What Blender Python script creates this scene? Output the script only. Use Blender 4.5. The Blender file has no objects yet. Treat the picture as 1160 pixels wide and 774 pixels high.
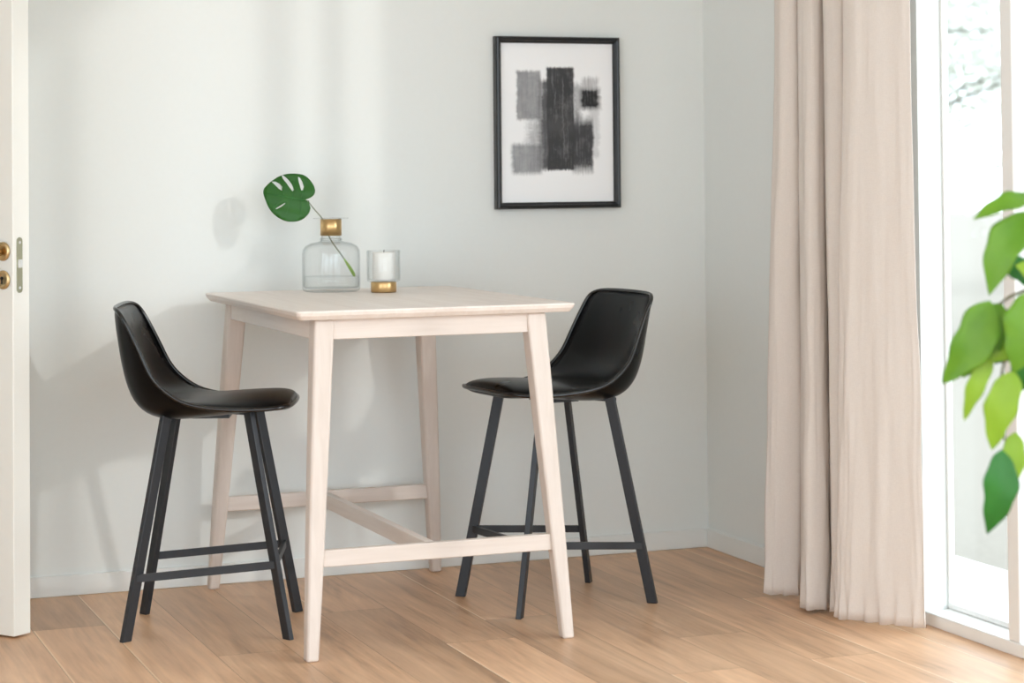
import bpy, bmesh, math, random
from mathutils import Vector, Matrix, geometry, noise
random.seed(7)
S = bpy.context.scene
COL = S.collection
PI = math.pi

# ------------------------------------------------------------------ helpers
def link(o):
    COL.objects.link(o); return o

def finish(bm, smooth=False, normals=True):
    if normals: bmesh.ops.recalc_face_normals(bm, faces=bm.faces)
    for f in bm.faces: f.smooth = smooth
    return bm

def obj(name, bm, mat, parent=None, smooth=False, sub=0, bevel=0, normals=True):
    finish(bm, smooth, normals)
    me = bpy.data.meshes.new(name); bm.to_mesh(me); bm.free()
    o = bpy.data.objects.new(name, me); link(o)
    if mat: me.materials.append(mat)
    if parent: o.parent = parent
    if bevel:
        m = o.modifiers.new('bevel', 'BEVEL'); m.width = bevel; m.segments = 3; m.limit_method = 'ANGLE'
        m.angle_limit = math.radians(35); m.harden_normals = False
        for p in me.polygons: p.use_smooth = True
        try:
            me.set_sharp_from_angle(angle=math.radians(40))
        except Exception: pass
        for p in me.polygons: p.use_smooth = True
    if sub:
        m = o.modifiers.new('sub', 'SUBSURF'); m.levels = sub; m.render_levels = sub
    return o

def thing(name, label, cat, loc=(0, 0, 0), rz=0.0, group=None, kind=None):
    o = bpy.data.objects.new(name, None); link(o)
    o.empty_display_size = .05
    o.location = loc; o.rotation_euler = (0, 0, rz)
    return tag(o, label, cat, group, kind)

def tag(o, label=None, cat=None, group=None, kind=None):
    if label: o['label'] = label
    if cat: o['category'] = cat
    if group: o['group'] = group
    if kind: o['kind'] = kind
    return o

def box(bm, x0, x1, y0, y1, z0, z1):
    r = bmesh.ops.create_cube(bm, size=1.0)
    for v in r['verts']:
        v.co = Vector((x0 if v.co.x < 0 else x1, y0 if v.co.y < 0 else y1, z0 if v.co.z < 0 else z1))
    return r['verts']

def BX(*a):
    bm = bmesh.new(); box(bm, *a); return bm

def ring(bm, pts):
    return [bm.verts.new(p) for p in pts]

def skin_rings(bm, rings, closed=True, cap=True):
    n = len(rings[0])
    for a, b in zip(rings[:-1], rings[1:]):
        for i in range(n if closed else n - 1):
            j = (i + 1) % n
            bm.faces.new((a[i], a[j], b[j], b[i]))
    if cap:
        bm.faces.new(rings[0]); bm.faces.new(rings[-1])

def bar(bm, p0, p1, e1, e2, w0, h0, w1=None, h1=None):
    """rectangular bar: section axes e1,e2 kept fixed, sizes w along e1 and h along e2"""
    w1 = w0 if w1 is None else w1; h1 = h0 if h1 is None else h1
    p0, p1, e1, e2 = Vector(p0), Vector(p1), Vector(e1).normalized(), Vector(e2).normalized()
    R = []
    for p, w, h in ((p0, w0, h0), (p1, w1, h1)):
        R.append(ring(bm, [p + e1*sx*w/2 + e2*sy*h/2 for sx, sy in ((-1, -1), (1, -1), (1, 1), (-1, 1))]))
    skin_rings(bm, R)

def lathe(bm, prof, n=48, close=False):
    """prof: list of (r,z); r=0 gives a pole"""
    rs = []
    for r, z in prof:
        if r < 1e-6: rs.append([bm.verts.new((0, 0, z))])
        else: rs.append([bm.verts.new((r*math.cos(2*PI*i/n), r*math.sin(2*PI*i/n), z)) for i in range(n)])
    pairs = list(zip(rs[:-1], rs[1:]))
    if close: pairs.append((rs[-1], rs[0]))
    for a, b in pairs:
        for i in range(n):
            j = (i+1) % n
            if len(a) == 1 and len(b) == 1: continue
            if len(a) == 1: bm.faces.new((a[0], b[i], b[j]))
            elif len(b) == 1: bm.faces.new((a[i], a[j], b[0]))
            else: bm.faces.new((a[i], a[j], b[j], b[i]))

def catmull(P, n):
    """n samples per segment through P (list of tuples)"""
    P = [Vector(p) for p in P]; out = []
    for i in range(len(P)-1):
        p0 = P[i-1] if i else P[0]*2-P[1]
        p1, p2 = P[i], P[i+1]
        p3 = P[i+2] if i+2 < len(P) else P[-1]*2-P[-2]
        for k in range(n):
            t = k/n
            out.append(.5*((2*p1)+(p2-p0)*t+(2*p0-5*p1+4*p2-p3)*t*t+(3*p1-p0-3*p2+p3)*t**3))
    out.append(P[-1]); return out

def tube(bm, pts, r, n=8, cyc=False, cap=True):
    pts = [Vector(p) for p in pts]; N = len(pts)
    rr = r if isinstance(r, (list, tuple)) else [r]*N
    R = []; up = None
    for i, p in enumerate(pts):
        if cyc: t = pts[(i+1) % N]-pts[i-1]
        else: t = pts[min(i+1, N-1)]-pts[max(i-1, 0)]
        t.normalize()
        if up is None:
            up = Vector((0, 0, 1)) if abs(t.z) < .9 else Vector((1, 0, 0))
        a = t.cross(up)
        if a.length < 1e-6: a = t.orthogonal()
        a.normalize(); b = a.cross(t).normalized(); up = b
        R.append(ring(bm, [p+a*math.cos(2*PI*k/n)*rr[i]+b*math.sin(2*PI*k/n)*rr[i] for k in range(n)]))
    if cyc: R.append(R[0])
    skin_rings(bm, R, cap=(cap and not cyc))

# ------------------------------------------------------------------ materials
def srgb(*c):
    return tuple(((x/255)/12.92 if x/255 <= .04045 else ((x/255+.055)/1.055)**2.4) for x in c)

class NT:
    def __init__(s, name):
        s.m = bpy.data.materials.new(name); s.m.use_nodes = True
        s.t = s.m.node_tree; s.n = s.t.nodes; s.bsdf = s.n['Principled BSDF']; s.out = s.n['Material Output']
    def add(s, typ, **kw):
        x = s.n.new(typ)
        for k, v in kw.items(): setattr(x, k, v)
        return x
    def put(s, sock, v):
        if hasattr(v, 'is_output') or isinstance(v, bpy.types.NodeSocket): s.t.links.new(v, sock)
        else:
            if isinstance(v, tuple) and len(v) == 3 and sock.type == 'RGBA': v = (*v, 1)
            sock.default_value = v
    def math(s, op, a, b=0.0, c=None, clamp=False):
        x = s.add('ShaderNodeMath', operation=op, use_clamp=clamp)
        s.put(x.inputs[0], a); s.put(x.inputs[1], b)
        if c is not None: s.put(x.inputs[2], c)
        return x.outputs[0]
    def mix(s, f, a, b):
        x = s.add('ShaderNodeMix', data_type='RGBA')
        s.put(x.inputs[0], f); s.put(x.inputs[6], a); s.put(x.inputs[7], b)
        return x.outputs[2]
    def noise(s, vec, scale, detail=3, rough=.5, dist=0):
        x = s.add('ShaderNodeTexNoise')
        s.put(x.inputs['Vector'], vec); x.inputs['Scale'].default_value = scale
        x.inputs['Detail'].default_value = detail; x.inputs['Roughness'].default_value = rough
        x.inputs['Distortion'].default_value = dist
        return x.outputs['Fac']
    def obj_co(s): return s.add('ShaderNodeTexCoord').outputs['Object']
    def pos(s): return s.add('ShaderNodeNewGeometry').outputs['Position']
    def mapping(s, v, scale=(1, 1, 1), loc=(0, 0, 0), rot=(0, 0, 0)):
        x = s.add('ShaderNodeMapping'); s.put(x.inputs[0], v)
        x.inputs[1].default_value = loc; x.inputs[2].default_value = rot; x.inputs[3].default_value = scale
        return x.outputs[0]
    def ramp(s, f, stops):
        x = s.add('ShaderNodeValToRGB'); s.put(x.inputs[0], f)
        e = x.color_ramp.elements
        while len(e) < len(stops): e.new(.5)
        for el, (p, c) in zip(e, stops): el.position = p; el.color = (*c, 1)
        return x.outputs[0]
    def bump(s, h, strength=.2, dist=.01):
        x = s.add('ShaderNodeBump'); s.put(x.inputs['Height'], h)
        x.inputs['Strength'].default_value = strength; x.inputs['Distance'].default_value = dist
        s.t.links.new(x.outputs[0], s.bsdf.inputs['Normal'])
    def set(s, **kw):
        for k, v in kw.items(): s.put(s.bsdf.inputs[k.replace('_', ' ')], v)
        return s

def plain(name, col, rough=.5, metal=0.0, noise_amt=.04, nscale=20, bump=0.0, spec=None, **kw):
    n = NT(name)
    c = n.noise(n.obj_co(), nscale, 4)
    lo = tuple(x*(1-noise_amt) for x in col); hi = tuple(min(1, x*(1+noise_amt)) for x in col)
    n.set(Base_Color=n.mix(c, lo, hi), Roughness=rough, Metallic=metal)
    if spec is not None: n.bsdf.inputs['Specular IOR Level'].default_value = spec
    if bump: n.bump(c, bump, .002)
    return n.m

def wood(name, c0, c1, axis='x', rough=.5, scale=1.0):
    n = NT(name)
    st = {'x': (1.2, 22, 22), 'y': (22, 1.2, 22), 'z': (22, 22, 1.2)}[axis]
    v = n.mapping(n.obj_co(), tuple(a*scale for a in st))
    a = n.noise(v, 2.2, 6, .6, .6)
    b = n.noise(n.mapping(n.obj_co(), tuple(x*.3 for x in st)), 2.0, 2)
    f = n.math('ADD', n.math('MULTIPLY', a, .6), n.math('MULTIPLY', b, .4))
    n.set(Base_Color=n.ramp(f, [(.32, c0), (.68, c1)]), Roughness=rough)
    n.bump(a, .06, .002)
    return n.m

def thin_glass(name, tint=(1, 1, 1), edge=(.8, .83, .84), refl=1.0, rough=0.02, edge_pow=.25):
    n = NT(name); n.n.remove(n.bsdf)
    tr = n.add('ShaderNodeBsdfTransparent'); gl = n.add('ShaderNodeBsdfGlossy')
    gl.inputs['Roughness'].default_value = rough
    lw = n.add('ShaderNodeLayerWeight'); lw.inputs['Blend'].default_value = .5
    fac = lw.outputs['Facing']
    n.put(tr.inputs['Color'], n.mix(n.math('POWER', fac, 3.0), tint, edge))
    mx = n.add('ShaderNodeMixShader')
    n.put(mx.inputs[0], n.math('MULTIPLY', n.math('ADD', n.math('MULTIPLY', n.math('POWER', fac, 4.0), .55), .035), refl, clamp=True))
    n.t.links.new(tr.outputs[0], mx.inputs[1]); n.t.links.new(gl.outputs[0], mx.inputs[2])
    n.t.links.new(mx.outputs[0], n.out.inputs['Surface'])
    return n.m

M = {}
M['wall'] = plain('wall_paint', srgb(226, 229, 227), .75, nscale=60, noise_amt=.012, bump=.04)
M['wall_grey'] = plain('grey_wall_paint', srgb(205, 207, 206), .8, nscale=60, noise_amt=.012)
M['trim'] = plain('trim_paint', srgb(228, 230, 228), .45, nscale=20, noise_amt=.01)
M['ceiling'] = plain('ceiling_paint', srgb(235, 235, 232), .9, noise_amt=.01)
M['door'] = plain('door_paint', srgb(238, 238, 232), .4, noise_amt=.01)
M['winframe'] = plain('window_paint', srgb(235, 235, 233), .4, noise_amt=.01)
M['brass'] = plain('brushed_brass', srgb(222, 186, 132), .34, 1.0, noise_amt=.05, nscale=40)
M['door_brass'] = plain('door_brass', srgb(215, 188, 142), .3, 1.0, noise_amt=.05, nscale=40)
M['nickel'] = plain('lock_plate_metal', srgb(190, 190, 165), .35, .9, noise_amt=.03)
M['dark'] = plain('dark_slot', srgb(30, 28, 25), .6)
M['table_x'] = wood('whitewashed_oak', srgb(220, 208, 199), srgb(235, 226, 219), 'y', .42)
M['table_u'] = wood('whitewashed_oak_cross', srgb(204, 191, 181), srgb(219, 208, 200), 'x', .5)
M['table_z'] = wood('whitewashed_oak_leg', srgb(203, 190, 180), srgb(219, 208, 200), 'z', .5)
for k_ in ('brass', 'door_brass'):
    b_ = M[k_].node_tree.nodes['Principled BSDF']; b_.inputs['Anisotropic'].default_value = .75; b_.inputs['Anisotropic Rotation'].default_value = .25
M['steel'] = plain('anthracite_powder_coat', srgb(46, 48, 52), .42, .25, noise_amt=.08, nscale=120, bump=.05)
M['water'] = thin_glass('water', (.985, .992, .992), (.9, .93, .93), .6, .02, .5)
M['glass'] = thin_glass('vase_glass', (.992, .994, .993), (.80, .82, .82), .8, .02, .5)
M['cupglass'] = thin_glass('cup_glass', (.98, .985, .985), (.78, .80, .80), .7, .03, .5)
M['pane'] = thin_glass('window_glass', (.99, .995, .995), (.93, .95, .95), .5)
M['wax'] = plain('candle_wax', srgb(244, 242, 238), .55, noise_amt=.01)
M['wax'].node_tree.nodes['Principled BSDF'].inputs['Subsurface Weight'].default_value = .0
M['wick'] = plain('wick', srgb(60, 52, 45), .9)
M['frame'] = plain('black_lacquer', srgb(24, 25, 27), .28, noise_amt=.05)
M['pot'] = plain('pot_ceramic', srgb(225, 222, 215), .5)
M['soil'] = plain('potting_soil', srgb(60, 45, 35), .95, nscale=60, noise_amt=.4, bump=.5)
M['stem'] = plain('plant_stem', srgb(96, 92, 60), .7, noise_amt=.2)

def leather():
    n = NT('black_leather'); v = n.obj_co()
    a = n.noise(v, 9, 3); g = n.noise(v, 260, 2)
    n.set(Base_Color=n.mix(a, srgb(5, 5, 6), srgb(10, 10, 11)), Roughness=n.math('ADD', n.math('MULTIPLY', a, .1), .24))
    n.bsdf.inputs['Specular IOR Level'].default_value = .17
    n.bump(n.math('ADD', n.math('MULTIPLY', g, .10), n.math('MULTIPLY', n.noise(v, 13, 2), .4)), .05, .003)
    return n.m
M['leather'] = leather()
M['piping'] = plain('black_leather_piping', srgb(16, 16, 18), .2, spec=.6)

def floor_mat():
    n = NT('oak_plank_floor'); p = n.pos()
    sp = n.add('ShaderNodeSeparateXYZ'); n.put(sp.inputs[0], p)
    x = n.math('DIVIDE', n.math('SUBTRACT', sp.outputs[0], .105), .2)
    idx = n.math('FLOOR', x); fx = n.math('FRACT', x)
    wn = n.add('ShaderNodeTexWhiteNoise', noise_dimensions='1D'); n.put(wn.inputs['W'], idx)
    y = n.math('DIVIDE', n.math('ADD', sp.outputs[1], n.math('MULTIPLY', wn.outputs['Value'], 7.3)), 1.55)
    iy = n.math('FLOOR', y); fy = n.math('FRACT', y)
    cb = n.add('ShaderNodeCombineXYZ'); n.put(cb.inputs[0], idx); n.put(cb.inputs[1], iy)
    w2 = n.add('ShaderNodeTexWhiteNoise', noise_dimensions='2D'); n.put(w2.inputs['Vector'], cb.outputs[0])
    # grain, shifted per board
    off = n.add('ShaderNodeVectorMath', operation='MULTIPLY_ADD')
    n.put(off.inputs[0], w2.outputs['Color']); off.inputs[1].default_value = (9, 9, 9); n.put(off.inputs[2], p)
    g1 = n.noise(n.mapping(off.outputs[0], (16, .9, 1)), 1.5, 6, .6, 1.0)
    g2 = n.noise(n.mapping(off.outputs[0], (5.0, .7, 1)), 1.5, 4, .55, 1.5)
    g3 = n.noise(n.mapping(off.outputs[0], (60, 3, 1)), 2.0, 3)
    f = n.math('ADD', n.math('ADD', n.math('MULTIPLY', g1, .45), n.math('MULTIPLY', g2, .42)), n.math('MULTIPLY', g3, .13))
    c = n.ramp(f, [(.30, srgb(132, 100, 74)), (.45, srgb(174, 138, 107)), (.60, srgb(194, 158, 126)), (.76, srgb(212, 179, 147))])
    hs = n.add('ShaderNodeHueSaturation'); n.put(hs.inputs['Color'], c)
    n.put(hs.inputs['Value'], n.math('ADD', n.math('MULTIPLY', w2.outputs['Value'], .36), 1.15))
    # joints: a fine dark gap; a few long joints keep a pale bevelled edge
    ex = n.math('MULTIPLY', n.math('MINIMUM', fx, n.math('SUBTRACT', 1, fx)), .2)
    ey = n.math('MULTIPLY', n.math('MINIMUM', fy, n.math('SUBTRACT', 1, fy)), 1.55)
    gap = n.math('LESS_THAN', n.math('MINIMUM', ex, ey), .0011)
    pale = n.math('MULTIPLY', n.math('LESS_THAN', fx, .028), n.math('GREATER_THAN', w2.outputs['Value'], .62))
    c2 = n.mix(n.math('MULTIPLY', pale, .55), hs.outputs[0], srgb(250, 224, 192))
    c3 = n.mix(n.math('MULTIPLY', gap, .55), c2, srgb(112, 80, 56))
    n.set(Base_Color=c3, Roughness=n.math('ADD', n.math('MULTIPLY', g1, .18), .3))
    n.bsdf.inputs['Specular IOR Level'].default_value = .4
    n.bump(n.math('SUBTRACT', n.math('MULTIPLY', g1, .3), gap), .12, .002)
    return n.m
M['floor'] = floor_mat()

def fabric():
    n = NT('linen_fabric'); v = n.obj_co()
    sp = n.add('ShaderNodeSeparateXYZ'); n.put(sp.inputs[0], v)
    a = n.noise(n.mapping(v, (220, 220, 30)), 3, 2); b = n.noise(n.mapping(v, (30, 30, 260)), 3, 2)
    w = n.math('ADD', n.math('MULTIPLY', a, .5), n.math('MULTIPLY', b, .5))
    col = n.ramp(w, [(.25, srgb(226, 217, 210)), (.75, srgb(236, 228, 221))])
    n.n.remove(n.bsdf)
    d = n.add('ShaderNodeBsdfDiffuse'); t = n.add('ShaderNodeBsdfTranslucent')
    n.put(d.inputs['Color'], col); n.put(t.inputs['Color'], col)
    bp = n.add('ShaderNodeBump'); n.put(bp.inputs['Height'], w); bp.inputs['Strength'].default_value = .15; bp.inputs['Distance'].default_value = .002
    n.t.links.new(bp.outputs[0], d.inputs['Normal'])
    mx = n.add('ShaderNodeMixShader'); mx.inputs[0].default_value = .18
    n.t.links.new(d.outputs[0], mx.inputs[1]); n.t.links.new(t.outputs[0], mx.inputs[2])
    n.t.links.new(mx.outputs[0], n.out.inputs['Surface'])
    return n.m
M['linen'] = fabric()

def leaf_mat(name, lo, hi, trans=.35, rough=.4):
    n = NT(name); v = n.obj_co()
    f = n.noise(v, 14, 3)
    col = n.mix(f, lo, hi)
    n.set(Base_Color=col, Roughness=rough)
    t = n.add('ShaderNodeBsdfTranslucent'); n.put(t.inputs['Color'], n.mix(.5, col, hi))
    mx = n.add('ShaderNodeMixShader'); mx.inputs[0].default_value = trans
    n.t.links.new(n.bsdf.outputs[0], mx.inputs[1]); n.t.links.new(t.outputs[0], mx.inputs[2])
    n.t.links.new(mx.outputs[0], n.out.inputs['Surface'])
    return n.m
M['leafA'] = leaf_mat('leaf_mid_green', srgb(84, 142, 30), srgb(140, 186, 56), .4)
M['leafB'] = leaf_mat('leaf_young_green', srgb(150, 190, 50), srgb(180, 210, 84), .5)
M['leafC'] = leaf_mat('leaf_dark_green', srgb(28, 100, 30), srgb(58, 138, 50), .25)
M['monstera'] = leaf_mat('monstera_green', srgb(20, 82, 14), srgb(44, 110, 26), .15, .45)
M['monstera_vein'] = plain('monstera_midrib', srgb(48, 112, 46), .5)
M['stalk'] = plain('leaf_stalk', srgb(132, 138, 118), .5, noise_amt=.1)
M['stalk_end'] = plain('leaf_stalk_sheath', srgb(142, 176, 82), .5, noise_amt=.1)

# ------------------------------------------------------------------ camera
F, TH, SH, H, ROLL, PIT = 2480.0, .362092, -253.667, 1.257943, -.0090271, .0247847
def unproj(d):
    c, s = math.cos(ROLL), math.sin(ROLL)
    X, Y, Z = c*d[0]+s*d[1], -s*d[0]+c*d[1], d[2]
    c, s = math.cos(PIT), math.sin(PIT)
    Y, Z = c*Y-s*Z, s*Y+c*Z
    return Vector((X*math.cos(TH)+Z*math.sin(TH), -X*math.sin(TH)+Z*math.cos(TH), -Y))
cam = bpy.data.cameras.new('camera'); cam.sensor_fit = 'HORIZONTAL'; cam.sensor_width = 36
cam.lens = F/1160*36; cam.shift_y = SH/1160; cam.clip_end = 200; cam.clip_start = .05
co = bpy.data.objects.new('camera', cam); link(co)
rx, uy, bz = unproj((1, 0, 0)), unproj((0, -1, 0)), unproj((0, 0, -1))
co.matrix_world = Matrix(((rx.x, uy.x, bz.x, 0), (rx.y, uy.y, bz.y, 0), (rx.z, uy.z, bz.z, H), (0, 0, 0, 1)))
S.camera = co
cam.dof.use_dof = True; cam.dof.focus_distance = 6.2; cam.dof.aperture_fstop = 2.8

# ------------------------------------------------------------------ room
WV = 6.648      # back wall face (baseboard face 6.636)
CU = 3.207      # right wall face
ZC = 3.0
V0 = -.6        # how far towards the viewer the room is built
UL = -1.9
def struct(name, bm, mat, label, cat, parent=None, **kw):
    o = obj(name, bm, mat, parent, **kw)
    if parent is None: tag(o, label, cat, kind='structure')
    return o
struct('floor', BX(UL-.1, CU, V0-3, 7.9, -.1, 0), M['floor'], 'wide oak plank floor running towards the back wall', 'floor')
bm = bmesh.new()
box(bm, .38, CU+.35, WV, WV+.14, 0, ZC); box(bm, UL, -.42, WV, WV+.14, 0, ZC); box(bm, -.42, .38, WV, WV+.14, 2.06, ZC)
struct('wall_back', bm, M['wall'], 'pale grey back wall behind the table with the picture on it', 'wall')
struct('wall_hall', BX(UL-.1, CU+.3, 7.9, 8.0, 0, ZC), M['wall'], 'pale wall of the hall behind the open doorway', 'wall')
struct('wall_left', BX(UL-.1, UL, 3.6, 7.9, 0, ZC), M['wall_grey'], 'pale grey wall on the far left, outside the picture', 'wall')  # unseen; cut short so fill light enters from the left
WIN0, WIN1, WINT = 1.9, 5.286, 2.9   # window opening along v and its height
REV = .055
struct('wall_rear_blocker', BX(UL-.1, -.9, V0-.1, V0, 0, ZC), M['wall_grey'], 'grey stub wall added behind the viewer to dim the right wall', 'wall')  # unseen stub, added to hold rear daylight off the right wall
bm = bmesh.new()
box(bm, CU, CU+REV+.045, WIN1, WV, 0, ZC); box(bm, CU, CU+REV+.045, V0, WIN1, WINT, ZC); box(bm, CU, CU+REV+.045, V0-.2, WIN0, 0, WINT)
struct('wall_right', bm, M['wall'], 'shaded grey side wall between the corner and the curtain', 'wall')
struct('ceiling', BX(UL-.1, CU+.3, V0, 7.9, ZC, ZC+.1), M['ceiling'], 'white ceiling above the room, out of view', 'ceiling')
struct('baseboard_back', BX(.44, CU, WV-.012, WV, 0, .062), M['trim'], 'low white baseboard along the back wall', 'baseboard', bevel=.003)
struct('baseboard_right', BX(CU-.012, CU, WIN1+.01, WV-.0125, 0, .062), M['trim'], 'low white baseboard along the side wall by the curtain', 'baseboard', bevel=.003)

# window: deep white reveal, sill step, frame bars and panes
wn = thing('window_1', 'tall white framed glazed opening with deep white reveal beside the curtain', 'window', (CU, 0, 0), kind='structure')
wm = M['winframe']
obj('window_sill', BX(-.003, REV+.05, WIN0, WIN1, 0, .036), wm, wn, bevel=.004)
bm = bmesh.new()   # outer frame
fw = .008
box(bm, REV+.02, REV+.04, WIN1-fw, WIN1, .036, WINT); box(bm, REV+.02, REV+.04, WIN0, WIN0+fw, .036, WINT)
box(bm, REV+.02, REV+.04, WIN0+fw, WIN1-fw, .036, .052); box(bm, REV+.02, REV+.04, WIN0+fw, WIN1-fw, WINT-fw, WINT)
obj('window_frame', bm, wm, wn, bevel=.004)
MUL = [4.85, 4.60, 3.70, 2.80]
for i, m in enumerate(MUL):
    mw = .045 if i == 1 else .026
    obj('mullion', BX(.0, .05, m-mw, m+mw, .036, WINT), wm, wn, bevel=.004)
ed = [WIN1-fw] + MUL + [WIN0+fw]
for a, b in zip(ed[:-1], ed[1:]):
    obj('glass_pane', BX(REV+.027, REV+.033, b, a, .06, WINT-fw), M['pane'], wn)

# doorway casing and the open door leaf
bm = bmesh.new()
box(bm, .38, .43, WV-.014, WV, 0, 2.11); box(bm, -.47, -.42, WV-.014, WV, 0, 2.11); box(bm, -.42, .38, WV-.014, WV, 2.06, 2.11)
struct('trim_1', bm, M['trim'], 'white casing round the doorway behind the open door', 'casing', bevel=.003)
ang = math.atan2(.8, -.6)     # face runs from the lock edge along this direction
dr = thing('door_1', 'open white door seen at its lock edge on the far left', 'door', (.842, 6.078, 0), ang, kind='structure')
# local x: along the face away from the lock edge, local y: -thickness side
DT = .063
obj('door_leaf', BX(0, .63, -DT, 0, .006, 2.03), M['door'], dr, bevel=.003)
bm = bmesh.new()      # lock plate on the edge: rounded ends
pts = []
for k in range(9): a = PI*k/8; pts.append((math.cos(a)*.010, 1.081+math.sin(a)*.010))
for k in range(9): a = PI+PI*k/8; pts.append((math.cos(a)*.010, .949+math.sin(a)*.010))
r0 = ring(bm, [(-.0002, -.0235+y, z) for y, z in pts]); r1 = ring(bm, [(-.0028, -.0235+y, z) for y, z in pts]); skin_rings(bm, [r0, r1])
lp = obj('lock_plate', bm, M['nickel'], dr)
bm = bmesh.new(); box(bm, -.010, -.0005, -.0325, -.0165, 1.008, 1.030)
for v in bm.verts:
    if v.co.x < -.009 and v.co.y < -.03: v.co.x = -.004
obj('latch', bm, M['trim'], lp)
for nm, z in (('screw', 1.077), ('screw', .953)):
    bm = bmesh.new(); bmesh.ops.create_cone(bm, cap_ends=True, segments=16, radius1=.004, radius2=.004, depth=.001,
        matrix=Matrix.Translation((-.003, -.0235, z)) @ Matrix.Rotation(PI/2, 4, 'Y'))
    obj(nm, bm, M['trim'], lp)
def rosette(z):
    bm = bmesh.new()
    lathe(bm, [(0, 0), (.026, 0), (.026, .004), (.0235, .0075), (.017, .008), (.0145, .0062), (0, .0062)], 40)
    bmesh.ops.transform(bm, matrix=Matrix.Translation((.036, 0, z)) @ Matrix.Rotation(-PI/2, 4, 'X'), verts=bm.verts)
    return obj('rosette', bm, M['door_brass'], dr, smooth=True)
r = rosette(1.053)
bm = bmesh.new(); tube(bm, [(.036, .006, 1.053), (.036, .04, 1.053)], .0085, 16); 
obj('spindle', bm, M['door_brass'], r, smooth=True)
bm = bmesh.new(); tube(bm, catmull([(.034, .044, 1.053), (.06, .046, 1.053), (.10, .046, 1.052), (.145, .045, 1.05)], 4), [.0085]*13, 14)
obj('handle', bm, M['door_brass'], dr, smooth=True)
r = rosette(.975)
bm = bmesh.new()
bmesh.ops.create_cone(bm, cap_ends=True, segments=20, radius1=.0052, radius2=.0052, depth=.0012, matrix=Matrix.Translation((.036, .0068, .979)) @ Matrix.Rotation(PI/2, 4, 'X'))
box(bm, .0338, .0382, .0062, .0074, .964, .979)
obj('keyhole', bm, M['dark'], r)

# ------------------------------------------------------------------ bar table
TB = (1.868, 6.040)
tb = thing('bar_table', 'tall whitewashed oak bar table standing against the back wall', 'table', (*TB, 0), math.radians(.5))
W, D, T0, T1 = .394, .516, .876, .900
bm = bmesh.new()     # top: rounded plan corners, bevelled under edge
def rrect(w, d, r, z, n=6):
    P = []
    for cx, cy, a0 in ((w-r, d-r, 0), (-w+r, d-r, PI/2), (-w+r, -d+r, PI), (w-r, -d+r, 3*PI/2)):
        for k in range(n+1):
            a = a0+PI/2*k/n; P.append((cx+r*math.cos(a), cy+r*math.sin(a), z))
    return P
offx = .010
skin_rings(bm, [ring(bm, rrect(W-.012, D-.012, .012, T0)), ring(bm, rrect(W-.003, D-.003, .014, T0+.011)), ring(bm, rrect(W, D, .015, T1-.004)),
                ring(bm, rrect(W-.0015, D-.0015, .0145, T1-.001)), ring(bm, rrect(W-.004, D-.004, .013, T1))])
for v in bm.verts: v.co.x += offx
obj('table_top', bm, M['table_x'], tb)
tx, ty, fx, fy = .299, .458, .357, .538
for sx in (-1, 1):
    for sy in (-1, 1):
        bm = bmesh.new(); R = []
        for z, x, y, w in ((0, fx, fy, .034), (.26, fx-(fx-tx)*.30, fy-(fy-ty)*.30, .043), (.60, fx-(fx-tx)*.69, fy-(fy-ty)*.69, .051), (T0, tx, ty, .056)):
            R.append(ring(bm, [(sx*x+a*w/2, sy*y+b*w/2, z) for a, b in ((-1, -1), (1, -1), (1, 1), (-1, 1))]))
        skin_rings(bm, R)
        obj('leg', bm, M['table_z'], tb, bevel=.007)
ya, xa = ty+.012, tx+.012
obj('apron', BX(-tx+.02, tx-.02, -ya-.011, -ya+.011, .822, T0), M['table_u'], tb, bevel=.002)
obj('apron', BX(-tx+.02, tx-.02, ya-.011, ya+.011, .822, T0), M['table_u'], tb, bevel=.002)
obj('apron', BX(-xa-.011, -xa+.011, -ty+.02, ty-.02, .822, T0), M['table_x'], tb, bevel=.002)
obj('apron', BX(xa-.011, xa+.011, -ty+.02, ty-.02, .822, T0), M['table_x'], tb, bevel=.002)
ys = fy-(fy-ty)*.30
xs = fx-(fx-tx)*.30
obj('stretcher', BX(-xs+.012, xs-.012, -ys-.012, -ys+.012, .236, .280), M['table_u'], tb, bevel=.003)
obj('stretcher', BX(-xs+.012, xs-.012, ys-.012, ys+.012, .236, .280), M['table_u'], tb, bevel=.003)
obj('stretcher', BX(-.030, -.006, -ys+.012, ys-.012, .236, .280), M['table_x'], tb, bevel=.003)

# ------------------------------------------------------------------ bar stools
ROWS = [  # centre inner (x,z), centre outer, rim, half width
 ((.257, .627), (.257, .627), (.250, .625), .125),
 ((.251, .642), (.250, .611), (.238, .626), .165),
 ((.226, .651), (.222, .608), (.212, .623), .188),
 ((.165, .651), (.165, .609), (.155, .620), .197),
 ((.080, .646), (.080, .600), (.080, .621), .203),
 ((.000, .637), (.000, .591), (.000, .629), .208),
 ((-.080, .630), (-.085, .583), (-.062, .645), .211),
 ((-.140, .637), (-.165, .588), (-.112, .676), .211),
 ((-.185, .668), (-.222, .630), (-.150, .716), .208),
 ((-.212, .725), (-.250, .710), (-.182, .778), .200),
 ((-.230, .790), (-.263, .790), (-.212, .835), .192),
 ((-.245, .850), (-.271, .850), (-.235, .872), .187),
 ((-.256, .884), (-.274, .884), (-.250, .888), .170),
 ((-.268, .898), (-.268, .898), (-.264, .895), .135)]
ROWS = [tuple((x*.93-.006, z) for x, z in r[:3])+(r[3],) for r in ROWS]
TT = [-1, -.96, -.86, -.7, -.5, -.25, 0, .25, .5, .7, .86, .96, 1]
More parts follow.
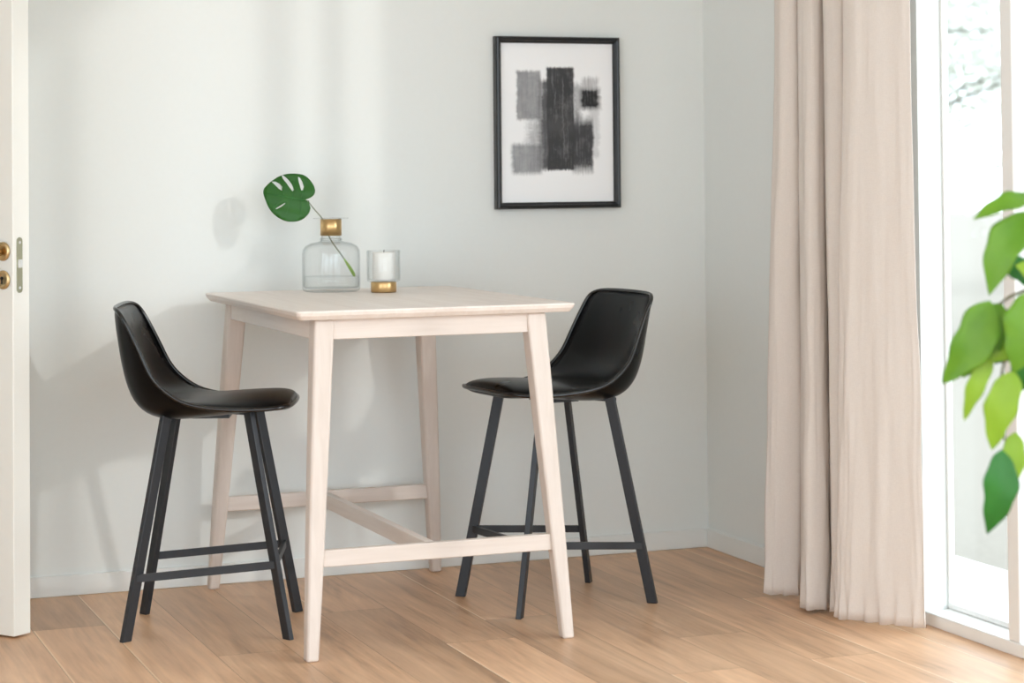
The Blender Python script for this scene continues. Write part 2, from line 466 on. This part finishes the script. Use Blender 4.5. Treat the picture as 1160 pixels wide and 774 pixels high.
def seat_pt(row, t, side):
    (cx, cz), (ox, oz), (rx_, rz_), w = row
    a = abs(t)
    if side == 'in':
        k = a**2.6; x, z = cx+(rx_-cx)*k, cz+(rz_-cz)*k
    else:
        k = a**5; x, z = ox+(rx_-ox)*k, oz+(rz_-oz)*k
    return Vector((x, w*t, z))
def make_stool(loc, rz, label):
    root = thing('bar_stool', label, 'bar stool', (*loc, 0), rz, 'black bar stools at the table')
    bm = bmesh.new(); nR, nT = len(ROWS), len(TT)
    I = [[bm.verts.new(seat_pt(r, t, 'in')) for t in TT] for r in ROWS]
    O = []
    for i, r in enumerate(ROWS):
        line = []
        for j, t in enumerate(TT):
            if i in (0, nR-1) or j in (0, nT-1): line.append(I[i][j])
            else: line.append(bm.verts.new(seat_pt(r, t, 'out')))
        O.append(line)
    for i in range(nR-1):
        for j in range(nT-1):
            bm.faces.new((I[i][j], I[i][j+1], I[i+1][j+1], I[i+1][j]))
            bm.faces.new((O[i][j], O[i+1][j], O[i+1][j+1], O[i][j+1]))
    sh = obj('seat_shell', bm, M['leather'], root, smooth=True, sub=2)
    # upholstered inner pad, its edge sunk in the shell
    bm = bmesh.new(); P = []
    tp = [-.93, -.88, -.74, -.5, -.25, 0, .25, .5, .74, .88, .93]
    rr = []
    for i in range(nR-1):
        for k in ((0, .5) if i in (0, nR-2) else (0,)):
            a, b = ROWS[i], ROWS[i+1]
            L = lambda p, q: tuple(x+(y-x)*k for x, y in zip(p, q))
            rr.append((i+k, (L(a[0], b[0]), L(a[1], b[1]), L(a[2], b[2]), a[3]+(b[3]-a[3])*k)))
    rr = [q for q in rr if q[0] >= .5]
    for n_, (s, r) in enumerate(rr):
        line = []
        a, b = ROWS[max(0, int(s)-0)], ROWS[min(nR-1, int(s)+1)]
        tan = Vector((b[0][0]-a[0][0], 0, b[0][1]-a[0][1])); nor = Vector((tan.z, 0, -tan.x)).normalized()
        if nor.z < 0 and s < 6: nor = -nor
        if nor.x < 0 and s >= 6: nor = -nor
        for t in tp:
            e = 1.0
            if abs(t) > .9: e = -.35
            elif abs(t) > .8: e = .75
            if n_ in (0, len(rr)-1): e = min(e, -.3)
            elif n_ in (1, len(rr)-2): e = min(e, .7)
            line.append(bm.verts.new(seat_pt(r, t, 'in')+nor*.006*e))
        P.append(line)
    for a, b in zip(P[:-1], P[1:]):
        for j in range(len(tp)-1): bm.faces.new((a[j], a[j+1], b[j+1], b[j]))
    obj('seat_pad', bm, M['leather'], root, smooth=True, sub=2)
    # piping along the rim
    rim = [seat_pt(r, 1, 'in') for r in ROWS] + [seat_pt(ROWS[-1], t, 'in') for t in (.5, 0, -.5)] + \
          [seat_pt(r, -1, 'in') for r in reversed(ROWS)] + [seat_pt(ROWS[0], t, 'in') for t in (-.5, 0, .5)]
    pts = catmull(rim+[rim[0]], 3)[:-1]
    c = Vector((-.05, 0, .70))
    bm = bmesh.new(); tube(bm, [p+Vector((0, -.004*(1 if p.y > .02 else -1 if p.y < -.02 else 0), 0)) for p in pts], .0058, 10, cyc=True)
    obj('piping', bm, M['piping'], root, smooth=True)
    # under frame and legs: flat tubes set on the diagonals
    bm = bmesh.new()
    for s in (-1, 1): bar(bm, (-.118, -.135*s, .592), (.112, .135*s, .606), (0, 0, 1), (.6, -.5*-s, 0), .012, .028)
    box(bm, -.05, .05, -.06, .06, .584, .60)
    obj('seat_bracket', bm, M['steel'], root)
    for sx in (-1, 1):
        for sy in (-1, 1):
            rad = Vector((sx, sy, 0)).normalized(); tan = Vector((-sy, sx, 0)).normalized()
            top = Vector((sx*.112-.002, sy*.130, .614 if sx > 0 else .603)); foot = Vector((sx*.219, sy*.187, .0))
            bm = bmesh.new(); bar(bm, foot, top, rad, tan, .030, .016)
            obj('leg', bm, M['steel'], root, bevel=.002)
    def at(sx, sy, z):
        k = z/.608; return Vector((sx*(.219-.107*k), sy*(.187-.057*k), z))
    zb = .199
    for sy in (-1, 1):
        a, b = at(-1, sy, .167), at(1, sy, zb)
        bm = bmesh.new(); bar(bm, a+Vector((-.004, sy*.004, 0)), b+Vector((.004, sy*.004, 0)), (0, 0, 1), (0, 1, 0), .021, .011)
        obj('side_rail', bm, M['steel'], root, bevel=.0015)
    a, b = at(1, -1, zb), at(1, 1, zb)
    bm = bmesh.new(); bar(bm, a, b, (0, 0, 1), (1, 0, 0), .021, .011)
    obj('footrest', bm, M['steel'], root, bevel=.0015)
    return root
make_stool((1.384, 6.030), math.radians(-19), 'black leather bar stool facing right at the table side nearest the door')
make_stool((2.398, 6.005), math.radians(187), 'black leather bar stool facing left between the table and the curtain')

# ------------------------------------------------------------------ vase, leaf, candle
VP = Vector((1.842, 6.425, T1+.0005))
vs = thing('glass_vase', 'clear glass bottle vase with brass collar on the table', 'vase', VP)
bm = bmesh.new()
outp = [(0, 0), (.078, 0), (.085, .003), (.088, .010), (.088, .112), (.086, .126), (.078, .138), (.062, .146), (.040, .150), (.031, .153), (.030, .170), (.030, .217),
        (.034, .2195), (.053, .2205), (.0535, .2225), (.034, .2230)]
inp = [(.0275, .220), (.0272, .170), (.0285, .1545), (.040, .1475), (.061, .1432), (.076, .1355), (.0832, .125), (.085, .112), (.085, .016), (.081, .011), (0, .0105)]
lathe(bm, outp+inp, 56)
obj('vase_body', bm, M['glass'], vs, smooth=True)
bm = bmesh.new(); lathe(bm, [(.0305, .170), (.0325, .169), (.0325, .2185), (.0305, .2185)], 56, close=True)
obj('collar', bm, M['brass'], vs, smooth=False)
bm = bmesh.new(); lathe(bm, [(.0312, .1535), (.034, .1555), (.034, .159), (.0312, .161)], 56, close=True)
obj('neck_ring', bm, M['glass'], vs, smooth=True)
bm = bmesh.new(); lathe(bm, [(0, .0112), (.080, .0112), (.0843, .0165), (.0843, .0445), (.0835, .0455), (0, .0455)], 56)
obj('water', bm, M['water'], vs, smooth=False)
for o in vs.children:
    if o.name.startswith('collar') or o.name.startswith('water'):
        for p in o.data.polygons: p.use_smooth = abs(p.normal.z) < .5

# monstera leaf: outline in leaf plane (units of metre, pixel frame 290..400 x 185..285 -> facing the viewer)
def px(x, y):     # crop coordinates (851x774 for 110x100 px) to leaf-plane metres about the stalk joint
    return Vector(((x-455)/7.737*.002685, -(y-335)/7.737*.002685))
outl = [(470, 335), (440, 325), (470, 312), (505, 290), (522, 255), (515, 210), (490, 165), (450, 120), (405, 97), (340, 88), (280, 90), (232, 100), (190, 117), (140, 150), (95, 190),
        (72, 220), (70, 265), (90, 325), (115, 385), (150, 435), (200, 478), (260, 508), (320, 516), (380, 510), (430, 485), (465, 445), (480, 400), (472, 365)]
outl = [tuple(px(*q)) for q in outl]
sm = [tuple(v[:2]) for v in catmull([(*q, 0) for q in outl+[outl[0]]], 3)[:-1]]
holes = [[(140, 152), (175, 155), (210, 175), (235, 205), (232, 238), (205, 222), (175, 190)],
         [(228, 98), (255, 110), (290, 145), (318, 185), (338, 235), (325, 248), (300, 215), (270, 170), (240, 130)],
         [(373, 118), (390, 128), (410, 165), (423, 210), (415, 240), (400, 240), (388, 195), (376, 150)],
         [(176, 396), (215, 372), (258, 348), (262, 356), (225, 384), (182, 404)]]
holes = [[tuple(px(*q)) for q in h] for h in holes]
def inside(pt, poly):
    c = False; x, y = pt; n = len(poly)
    for i in range(n):
        x1, y1 = poly[i]; x2, y2 = poly[i-1]
        if (y1 > y) != (y2 > y) and x < (x2-x1)*(y-y1)/(y2-y1)+x1: c = not c
    return c
V2, E2 = [], []
for loop in [sm]+holes:
    b = len(V2); V2 += [Vector(q) for q in loop]; E2 += [(b+i, b+(i+1) % len(loop)) for i in range(len(loop))]
gx = -.140
while gx < .04:
    gy = -.075
    while gy < .095:
        q = (gx, gy)
        if inside(q, sm) and not any(inside(q, h) for h in holes) and min((Vector(q)-v).length for v in V2) > .004: V2.append(Vector(q))
        gy += .009
    gx += .009
vo, eo, fo, *_ = geometry.delaunay_2d_cdt(V2, E2, [], 0, 1e-6)
JOINT = Vector((1.769, 6.425, 1.176))     # where stalk meets blade
lf = thing('monstera_leaf', 'single green split leaf standing in the glass vase', 'leaf', (JOINT.x, JOINT.y, JOINT.z))
def leaf_h(q):    # blade curvature: along the midrib and cupped
    d = Vector((-.85, .2)).normalized(); s = q.dot(d); t = q.dot(Vector((-d.y, d.x)))
    return -.9*s*s - .8*t*t + .0012*math.sin(t*160)*min(1, abs(t)*30)
def L3(q, off=0.0):    # leaf plane x -> camera-lateral direction, y up, tilted back a little
    h = leaf_h(q)+off
    lat = Vector((.955, -.297, 0)); up = Vector((.05, .18, .98)).normalized(); nr = lat.cross(up)
    return lat*q.x+up*q.y+nr*h
bm = bmesh.new()
vt = [bm.verts.new(L3(q)) for q in vo]
for f in fo:
    c = sum((vo[i] for i in f), Vector((0, 0)))/len(f)
    if inside(c, sm) and not any(inside(c, h) for h in holes):
        bm.faces.new([vt[i] for i in f])
for v in [v for v in bm.verts if not v.link_faces]: bm.verts.remove(v)
o = obj('leaf_blade', bm, M['monstera'], lf, smooth=True)
m = o.modifiers.new('solid', 'SOLIDIFY'); m.thickness = .0009; m.offset = -1
bm = bmesh.new()
mid = [Vector((0.0, 0)), Vector((-.03, .006)), Vector((-.065, .014)), Vector((-.10, .021)), Vector((-.125, .028))]
tube(bm, [L3(q, .0008) for q in mid], [.0016, .0014, .0011, .0008, .0004], 6)
for (a, b) in (((-.02, .004), (-.006, .055)), ((-.045, .010), (-.04, .07)), ((-.07, .015), (-.085, .062)), ((-.02, .004), (-.02, -.05)), ((-.045, .010), (-.065, -.04)), ((-.07, .015), (-.105, -.012))):
    a, b = Vector(a), Vector(b)
    tube(bm, [L3(a+(b-a)*k/5, .0005) for k in range(6)], [.0009, .0008, .0007, .0006, .0005, .0003], 5)
obj('midrib', bm, M['monstera_vein'], lf, smooth=True)
rel = lambda *p: Vector(p)-JOINT
st = catmull([rel(*JOINT), rel(1.792, 6.425, 1.148), rel(1.818, 6.424, 1.116), rel(1.838, 6.424, 1.062), rel(1.866, 6.420, 1.020), rel(1.886, 6.416, .990)], 4)
bm = bmesh.new(); tube(bm, st, [.0017+.0008*i/len(st) for i in range(len(st))], 8)
sk = obj('stalk', bm, M['stalk'], lf, smooth=True)
se = catmull([rel(1.880, 6.417, .999), rel(1.892, 6.415, .980), rel(1.906, 6.413, .957), rel(1.9125, 6.412, .944)], 5)
bm = bmesh.new(); tube(bm, se, [.0026, .0029, .0033, .0037, .0041, .0044, .0047, .0049, .0051, .0052, .0052, .0052, .0050, .0045, .0035, .0015], 10)
tag(obj('sheath', bm, M['stalk_end'], sk, smooth=True), 'pale green swollen stalk end')

CP = Vector((1.968, 6.296, T1+.0005))
ch = thing('candle_holder', 'glass candle cup with a brass foot standing beside the vase', 'candle holder', CP)
bm = bmesh.new(); lathe(bm, [(0, .001), (.036, 0), (.0385, .0015), (.0385, .029), (.036, .0315), (0, .0315)], 56)
o = obj('foot', bm, M['brass'], ch)
for p in o.data.polygons: p.use_smooth = abs(p.normal.z) < .5
bm = bmesh.new()
lathe(bm, [(0, .032), (.044, .032), (.0485, .034), (.050, .040), (.050, .124), (.0492, .1255), (.0478, .125), (.0472, .124), (.0472, .042), (.045, .038), (0, .0375)], 56)
obj('glass_cup', bm, M['cupglass'], ch, smooth=True)
cd = thing('candle', 'white pillar candle standing inside the glass cup', 'candle', CP+Vector((.001, 0, .038)))
bm = bmesh.new(); lathe(bm, [(0, 0), (.033, 0), (.034, .002), (.034, .078), (.032, .0815), (.026, .0805), (.006, .078), (0, .078)], 48)
obj('wax', bm, M['wax'], cd, smooth=True)
bm = bmesh.new(); tube(bm, [(0, 0, .077), (.0005, 0, .084), (.0015, .0005, .089)], .0011, 6)
obj('wick', bm, M['wick'], cd, smooth=True)

# ------------------------------------------------------------------ wall picture
PU0, PU1, PZ0, PZ1, FD = 2.454, 2.890, 1.1375, 1.6975, .032
pic = thing('wall_picture', 'black framed print of grey brush strokes hanging on the back wall', 'picture', ((PU0+PU1)/2, WV, PZ0))
hw, hh, b = (PU1-PU0)/2, PZ1-PZ0, .021
bm = bmesh.new()
prof = [(0, 0), (0, -.026), (.003, -.030), (.008, -.0315), (.012, -.030), (.0135, -.026), (.018, -.022), (b, -.018), (b, 0)]
corners = [(-hw, 0, 1, 1), (hw, 0, -1, 1), (hw, hh, -1, -1), (-hw, hh, 1, -1)]
R = [ring(bm, [(cx+sx*d, y, cz+sz*d) for d, y in prof]) for cx, cz, sx, sz in corners]
for i in range(4):
    A, B = R[i], R[(i+1) % 4]
    for k in range(len(prof)):
        q = (k+1) % len(prof); bm.faces.new((A[k], A[q], B[q], B[k]))
obj('frame', bm, M['frame'], pic)
def art():
    n = NT('ink_stroke_print'); v = n.obj_co()
    sp = n.add('ShaderNodeSeparateXYZ'); n.put(sp.inputs[0], v)
    # u,w from 0..1 over the sheet, w from the top
    pw, ph = (hw-b)*2, hh-2*b
    u = n.math('ADD', n.math('DIVIDE', sp.outputs[0], pw), .5)
    w = n.math('SUBTRACT', 1, n.math('DIVIDE', n.math('SUBTRACT', sp.outputs[2], b), ph))
    big = n.noise(v, 22, 4, .65); fib = n.noise(n.mapping(v, (90, 1, 4)), 2.2, 5, .65); rag = n.noise(v, 120, 3, .7); zed = n.noise(n.mapping(v, (6, 1, 40)), 1.6, 4, .65)
    # a hand-drawn wander of every edge
    u = n.math('ADD', u, n.math('MULTIPLY', n.math('SUBTRACT', n.noise(v, 7, 2), .5), .05))
    col = srgb(246, 247, 249)
    def edge(x, lo, hi, soft, amt, tex):
        j = n.math('MULTIPLY', n.math('SUBTRACT', n.math('ADD', n.math('MULTIPLY', tex, .7), n.math('MULTIPLY', rag, .3)), .5), amt)
        xj = n.math('ADD', x, j)
        a = n.math('DIVIDE', n.math('SUBTRACT', xj, lo), soft, clamp=True); c = n.math('DIVIDE', n.math('SUBTRACT', hi, xj), soft, clamp=True)
        return n.math('MULTIPLY', a, c)
    def stroke(col, x0, x1, y0, y1, tone, op=1.0, sx=.02, sy=.02, jx=.04, jy=.05, streak=.5, lo=0, tint=1.0):
        m = n.math('MULTIPLY', edge(u, x0, x1, sx, jx*1.6, zed), edge(w, y0, y1, sy, jy*1.8, fib))
        tex = n.math('ADD', n.math('MULTIPLY', n.math('SUBTRACT', fib, .5), streak*2.2), n.math('MULTIPLY', n.math('SUBTRACT', big, .5), .5))
        m = n.math('MULTIPLY', m, n.math('MULTIPLY', n.math('ADD', op, tex), 1.0, clamp=True))
        return n.mix(m, col, srgb(*tone))
    col = stroke(col, .13, .365, .165, .49, (140, 141, 144), .90, .02, .02, .03, .03, .14)
    col = stroke(col, .20, .44, .44, .70, (128, 129, 132), .55, .08, .08, .14, .08, .40)
    col = stroke(col, .08, .38, .62, .835, (136, 137, 140), .88, .035, .03, .04, .03, .14)
    col = stroke(col, .77, .89, .40, .74, (205, 206, 209), .7, .03, .03, .06, .06, .4)
    col = stroke(col, .315, .47, .22, .81, (88, 88, 91), .98, .06, .03, .05, .05, .16)
    col = stroke(col, .62, .83, .45, .835, (66, 66, 69), .99, .02, .07, .03, .06, .18)
    col = stroke(col, .62, .74, .24, .56, (96, 96, 99), .62, .05, .04, .09, .06, .45)
    col = stroke(col, .69, .91, .265, .43, (44, 44, 46), 1.0, .05, .035, .06, .04, .25)
    col = stroke(col, .71, .89, .20, .30, (150, 150, 153), .6, .03, .03, .05, .05, .6)
    col = stroke(col, .40, .66, .145, .805, (60, 60, 62), 1.0, .015, .012, .02, .025, .2)
    col = stroke(col, .40, .66, .44, .60, (98, 98, 100), .42, .03, .10, .02, .05, .5)
    for x0, x1, y0, y1 in ((.45, .468, .17, .30), (.475, .49, .28, .42), (.545, .56, .2, .75), (.585, .595, .3, .70), (.59, .602, .69, .74)):
        col = stroke(col, x0, x1, y0, y1, (128, 128, 131), .5, .006, .05, .03, .05, .4)
    n.set(Base_Color=col, Roughness=.35)
    n.bsdf.inputs['Specular IOR Level'].default_value = .35
    return n.m
obj('print', BX(-hw+b-.001, hw-b+.001, -.012, -.010, b-.001, hh-b+.001), art(), pic)

# ------------------------------------------------------------------ curtain
def curtain():
    # plan of the folds (u, v) near the floor and higher up; the loops behind are hidden pleats
    bot = [(2.975, 5.790), (2.985, 5.768), (3.012, 5.748), (3.052, 5.725), (3.100, 5.750),
           (3.020, 5.640), (2.985, 5.575), (2.973, 5.530), (2.995, 5.517), (3.030, 5.520), (3.075, 5.560),
           (3.040, 5.495), (3.022, 5.460), (3.030, 5.440), (3.050, 5.435), (3.075, 5.460),
           (3.010, 5.412), (2.997, 5.388), (3.012, 5.362), (3.040, 5.325), (3.066, 5.282), (3.098, 5.243), (3.126, 5.203), (3.144, 5.180)]
    top = [(3.050, 5.830), (3.045, 5.782), (3.060, 5.753), (3.085, 5.747), (3.130, 5.790),
           (3.062, 5.700), (3.052, 5.663), (3.060, 5.627), (3.080, 5.620), (3.105, 5.633), (3.135, 5.670),
           (3.070, 5.570), (3.058, 5.529), (3.068, 5.500), (3.088, 5.488), (3.120, 5.530),
           (3.060, 5.434), (3.040, 5.392), (3.046, 5.350), (3.066, 5.318), (3.082, 5.290), (3.106, 5.258), (3.122, 5.230), (3.138, 5.208)]
    A = catmull([(*q, 0) for q in bot], 7); B = catmull([(*q, 0) for q in top], 7)
    bm = bmesh.new(); rows = []
    nz = 54; z0, z1 = .012, 2.945
    for k in range(nz+1):
        s = k/nz; z = z0+(z1-z0)*s
        f = min(1, z/1.75); f = f*f*(3-2*f)*.35+f*.65
        line = []
        for i, (a, b) in enumerate(zip(A, B)):
            p = a.lerp(b, f)
            wob = noise.noise(Vector((i*.16, z*2.3, 3.1)))*.010*(1-.6*f)+noise.noise(Vector((i*.45, z*5.5, 9.7)))*.005*(1-.8*f)
            # slack gathers just over the floor
            if z < .12: wob += .007*math.sin(i*.9)*(1-z/.12)
            q = Vector((p.x-wob, p.y+wob*.4, z))
            if k == 0: q.z += .006*noise.noise(Vector((i*.3, 0, 0)))
            line.append(bm.verts.new(q))
        rows.append(line)
    for a, b in zip(rows[:-1], rows[1:]):
        for i in range(len(a)-1): bm.faces.new((a[i], a[i+1], b[i+1], b[i]))
    return bm
ct = obj('curtain', curtain(), M['linen'], smooth=True, sub=1)
m = ct.modifiers.new('solid', 'SOLIDIFY'); m.thickness = .0022; m.offset = 0
tag(ct, 'floor length beige linen curtain hanging in folds beside the window', 'curtain')
bm = bmesh.new(); box(bm, 3.06, 3.10, 1.2, 6.0, 2.95, 3.0)
struct('trim_2', bm, M['trim'], 'white curtain track under the ceiling, above the picture edge', 'curtain track')

# ------------------------------------------------------------------ potted plant by the window
PB = Vector((2.66, 3.47, 0))
pl = thing('potted_plant', 'leafy green plant in the foreground by the window, its leaves reaching in', 'plant', PB)
bm = bmesh.new(); lathe(bm, [(0, 0), (.115, 0), (.125, .006), (.165, .30), (.168, .315), (.158, .315), (.155, .29), (.118, .012), (0, .012)], 48)
obj('pot', bm, M['pot'], pl, smooth=True)
bm = bmesh.new(); lathe(bm, [(0, .285), (.08, .288), (.153, .282)], 48); obj('soil', bm, M['soil'], pl, smooth=True)
LAT, DEP = Vector((.935, -.354, 0)), Vector((.354, .935, 0))
PW0 = Vector((2.402, 3.582, 0))
def pp(x, y, d=0.0):     # plant point from its layout drawing: 590 units a metre across, height on the same scale
    return PW0+LAT*((x-1160)/590)+DEP*d+Vector((0, 0, 1.212-(y-217)/593))-PB
trunk = catmull([(0, 0, .27), (.01, .0, .5), (-.01, .01, .75), (.0, 0, 1.0), (-.02, .01, 1.25)], 5)
bm = bmesh.new(); tube(bm, trunk, [.011-.005*i/len(trunk) for i in range(len(trunk))], 10); obj('stem', bm, M['stem'], pl, smooth=True)
def branch(pts, r0=.005, r1=.0025):
    q = catmull(pts, 5); bm = bmesh.new(); tube(bm, q, [r0+(r1-r0)*i/(len(q)-1) for i in range(len(q))], 8)
    obj('branch', bm, M['stem'], pl, smooth=True)
branch([(-.01, .005, .9), pp(1225, 330), pp(1180, 326), pp(1150, 334), pp(1132, 345)])
branch([(-.01, .01, 1.1), pp(1230, 250, .03), pp(1190, 222, .02), pp(1165, 219, .01)])
branch([(0, 0, .86), pp(1235, 380, -.03), pp(1190, 365, -.03), pp(1160, 375, -.02), pp(1140, 398, -.01), pp(1132, 440), pp(1136, 500)], .005, .002)
def leaf(base, tip, width, mat, face=None, curl=.15, wave=.06, fold=.2, seed=0, n=14, bend=0.0):
    base, tip = Vector(base), Vector(tip); ax = tip-base; Ln = ax.length; ax.normalize()
    face = Vector(face or (-.35, -.93, .15)).normalized()
    side = ax.cross(face).normalized(); nor = side.cross(ax).normalized()
    bm = bmesh.new(); L = []
    for i in range(n+1):
        s = i/n
        wv = width*.5*(math.sin(PI*min(1, s**.82))**.75)*(1-.25*s)*1.18
        wv *= 1+.10*math.sin(s*17+seed)
        if i in (0, n): wv = .0006
        c = base+ax*Ln*s+nor*(curl*Ln*math.sin(PI*s)*.5-curl*Ln*s*s*.4)+side*(bend*Ln*math.sin(PI*s))
        row = []
        for t in (-1, -.55, 0, .55, 1):
            row.append(bm.verts.new(c+side*wv*t+nor*(fold*abs(t)*wv+wave*wv*math.sin(s*14+seed+2*t)*abs(t))))
        L.append(row)
    for a, b2 in zip(L[:-1], L[1:]):
        for j in range(4): bm.faces.new((a[j], a[j+1], b2[j+1], b2[j]))
    o = obj('leaf', bm, M[mat], pl, smooth=True, sub=1)
    m = o.modifiers.new('solid', 'SOLIDIFY'); m.thickness = .0007
    return o
def pl_leaf(b_, t_, wpx, mat, d0=0.0, d1=0.0, **kw):
    return leaf(pp(*b_, d0), pp(*t_, d1), wpx/590, mat, **kw)
pl_leaf((1178, 224), (1102, 245), 26, 'leafA', .02, -.02, face=(-.1, -.6, .75), curl=.14, seed=1)
pl_leaf((1170, 240), (1121, 334), 40, 'leafA', .02, 0, face=(-.5, -.85, .2), seed=2, bend=.08)
pl_leaf((1180, 318), (1135, 296), 30, 'leafC', .03, .02, face=(-.3, -.9, .3), seed=3)
pl_leaf((1195, 320), (1150, 300), 36, 'leafB', .0, -.02, face=(-.3, -.9, .3), seed=9)
pl_leaf((1122, 341), (1066, 434), 46, 'leafA', 0, -.01, face=(-.35, -.9, .25), seed=4, bend=-.06)
pl_leaf((1136, 344), (1090, 428), 42, 'leafA', .01, 0, face=(-.45, -.88, .1), seed=5)
pl_leaf((1142, 350), (1112, 412), 40, 'leafC', .03, .03, face=(-.2, -.95, .1), seed=6)
pl_leaf((1168, 330), (1142, 420), 52, 'leafA', -.03, -.05, face=(-.3, -.9, .35), seed=7)
pl_leaf((1160, 372), (1128, 414), 30, 'leafC', .01, .02, seed=8)
pl_leaf((1165, 385), (1118, 408), 24, 'leafB', 0, -.02, face=(-.2, -.8, .5), seed=10)
pl_leaf((1122, 402), (1091, 477), 21, 'leafB', 0, 0, seed=11, bend=.05)
pl_leaf((1146, 420), (1121, 510), 36, 'leafB', -.01, -.01, seed=12, bend=.06)
pl_leaf((1152, 492), (1140, 568), 28, 'leafB', .03, .03, seed=13)
pl_leaf((1130, 508), (1113, 604), 37, 'leafC', -.02, -.02, seed=14, bend=-.04)
pl_leaf((1170, 400), (1152, 452), 30, 'leafC', .03, .04, seed=15)
random.seed(3)
for k in range(16):      # the rest of the crown, beyond the picture's edge
    a = random.uniform(-1.2, 1.9); z = random.uniform(.62, 1.32)
    d = Vector((math.cos(a), math.sin(a), 0))
    b0 = Vector((0, 0, z))+d*random.uniform(.0, .06); t0 = b0+d*random.uniform(.12, .2)+Vector((0, 0, random.uniform(-.14, .04)))
    leaf(b0, t0, random.uniform(.05, .075), random.choice(('leafA', 'leafA', 'leafB', 'leafC')), face=(d.x*.4, d.y*.4, .9), seed=k)

# ------------------------------------------------------------------ outside
M['terrace'] = plain('terrace_concrete', srgb(205, 203, 198), .85, nscale=8, noise_amt=.05)
M['bark'] = plain('bark', srgb(92, 88, 80), .9, noise_amt=.2)
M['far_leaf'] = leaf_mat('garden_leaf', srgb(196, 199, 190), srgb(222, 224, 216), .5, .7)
M['hedge'] = plain('render_white', srgb(190, 188, 182), .9, nscale=3, noise_amt=.05)
struct('terrace', BX(CU+.11, 4.05, -6, 40, -.34, -.06), M['terrace'], 'pale sunlit terrace outside the window', 'terrace')
def tree(loc, hgt, seed, label):
    rnd = random.Random(seed)
    t = thing('garden_tree', label, 'tree', loc, group='garden trees')
    bm = bmesh.new(); tips = []
    tr_ = catmull([(0, 0, 0), (.1, 0, hgt*.25), (0, .1, hgt*.5), (.15, .1, hgt*.8)], 5)
    tube(bm, tr_, [.16-.1*i/len(tr_) for i in range(len(tr_))], 8)
    for k in range(26):
        p = tr_[rnd.randint(6, len(tr_)-1)]; a = rnd.uniform(0, 2*PI); L = rnd.uniform(.8, 2.2)
        q = p+Vector((math.cos(a)*L, math.sin(a)*L, rnd.uniform(-.5, 1.3))); mdl = p.lerp(q, .5)+Vector((0, 0, .15))
        tube(bm, [p, mdl, q], [.035, .022, .01], 5); tips += [mdl, q, p.lerp(q, .8)]
    obj('trunk', bm, M['bark'], t, smooth=True)
    bm = bmesh.new()
    for k in range(9000):
        c = rnd.choice(tips)+Vector((rnd.gauss(0, .34), rnd.gauss(0, .34), rnd.gauss(0, .30)))
        a = Vector((rnd.gauss(0, 1), rnd.gauss(0, 1), rnd.gauss(0, 1))).normalized()*rnd.uniform(.04, .075); b_ = a.orthogonal().normalized()*.028
        vs_ = [bm.verts.new(c+x) for x in (-a, b_, a, -b_)]; bm.faces.new(vs_)
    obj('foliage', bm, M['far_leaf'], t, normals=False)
M['gravel'] = plain('gravel_ground', srgb(137, 131, 121), .95, nscale=30, noise_amt=.2)
struct('garden_ground', BX(4.05, 60, -20, 70, -.5, -.34), M['gravel'], 'pale gravel garden ground beyond the terrace', 'ground')
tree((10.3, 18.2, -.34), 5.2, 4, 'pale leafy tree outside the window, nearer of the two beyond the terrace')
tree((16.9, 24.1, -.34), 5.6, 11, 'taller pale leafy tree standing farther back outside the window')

# ------------------------------------------------------------------ light
w = bpy.data.worlds.new('world'); S.world = w; w.use_nodes = True
bg = w.node_tree.nodes['Background']
bg.inputs['Color'].default_value = (.83, .93, 1.0, 1); bg.inputs['Strength'].default_value = 3.65
sl = bpy.data.lights.new('sun', 'SUN'); sl.energy = .6; sl.angle = math.radians(1.6); sl.color = (1.0, .975, .94)
so = bpy.data.objects.new('sun', sl); link(so)
d = Vector((-.59, .805, -.315)).normalized()
so.rotation_euler = d.to_track_quat('-Z', 'Y').to_euler(); so.location = (8, -4, 5)

S.view_settings.view_transform = 'Standard'; S.view_settings.look = 'None'
S.view_settings.gamma = 1; S.view_settings.use_curve_mapping = False
S.view_settings.exposure = 0.05
cy = S.cycles
cy.use_denoising = True
cy.max_bounces = 10; cy.diffuse_bounces = 6; cy.glossy_bounces = 4; cy.transparent_max_bounces = 24; cy.transmission_bounces = 6
cy.caustics_reflective = False; cy.caustics_refractive = False
cy.sample_clamp_indirect = 6
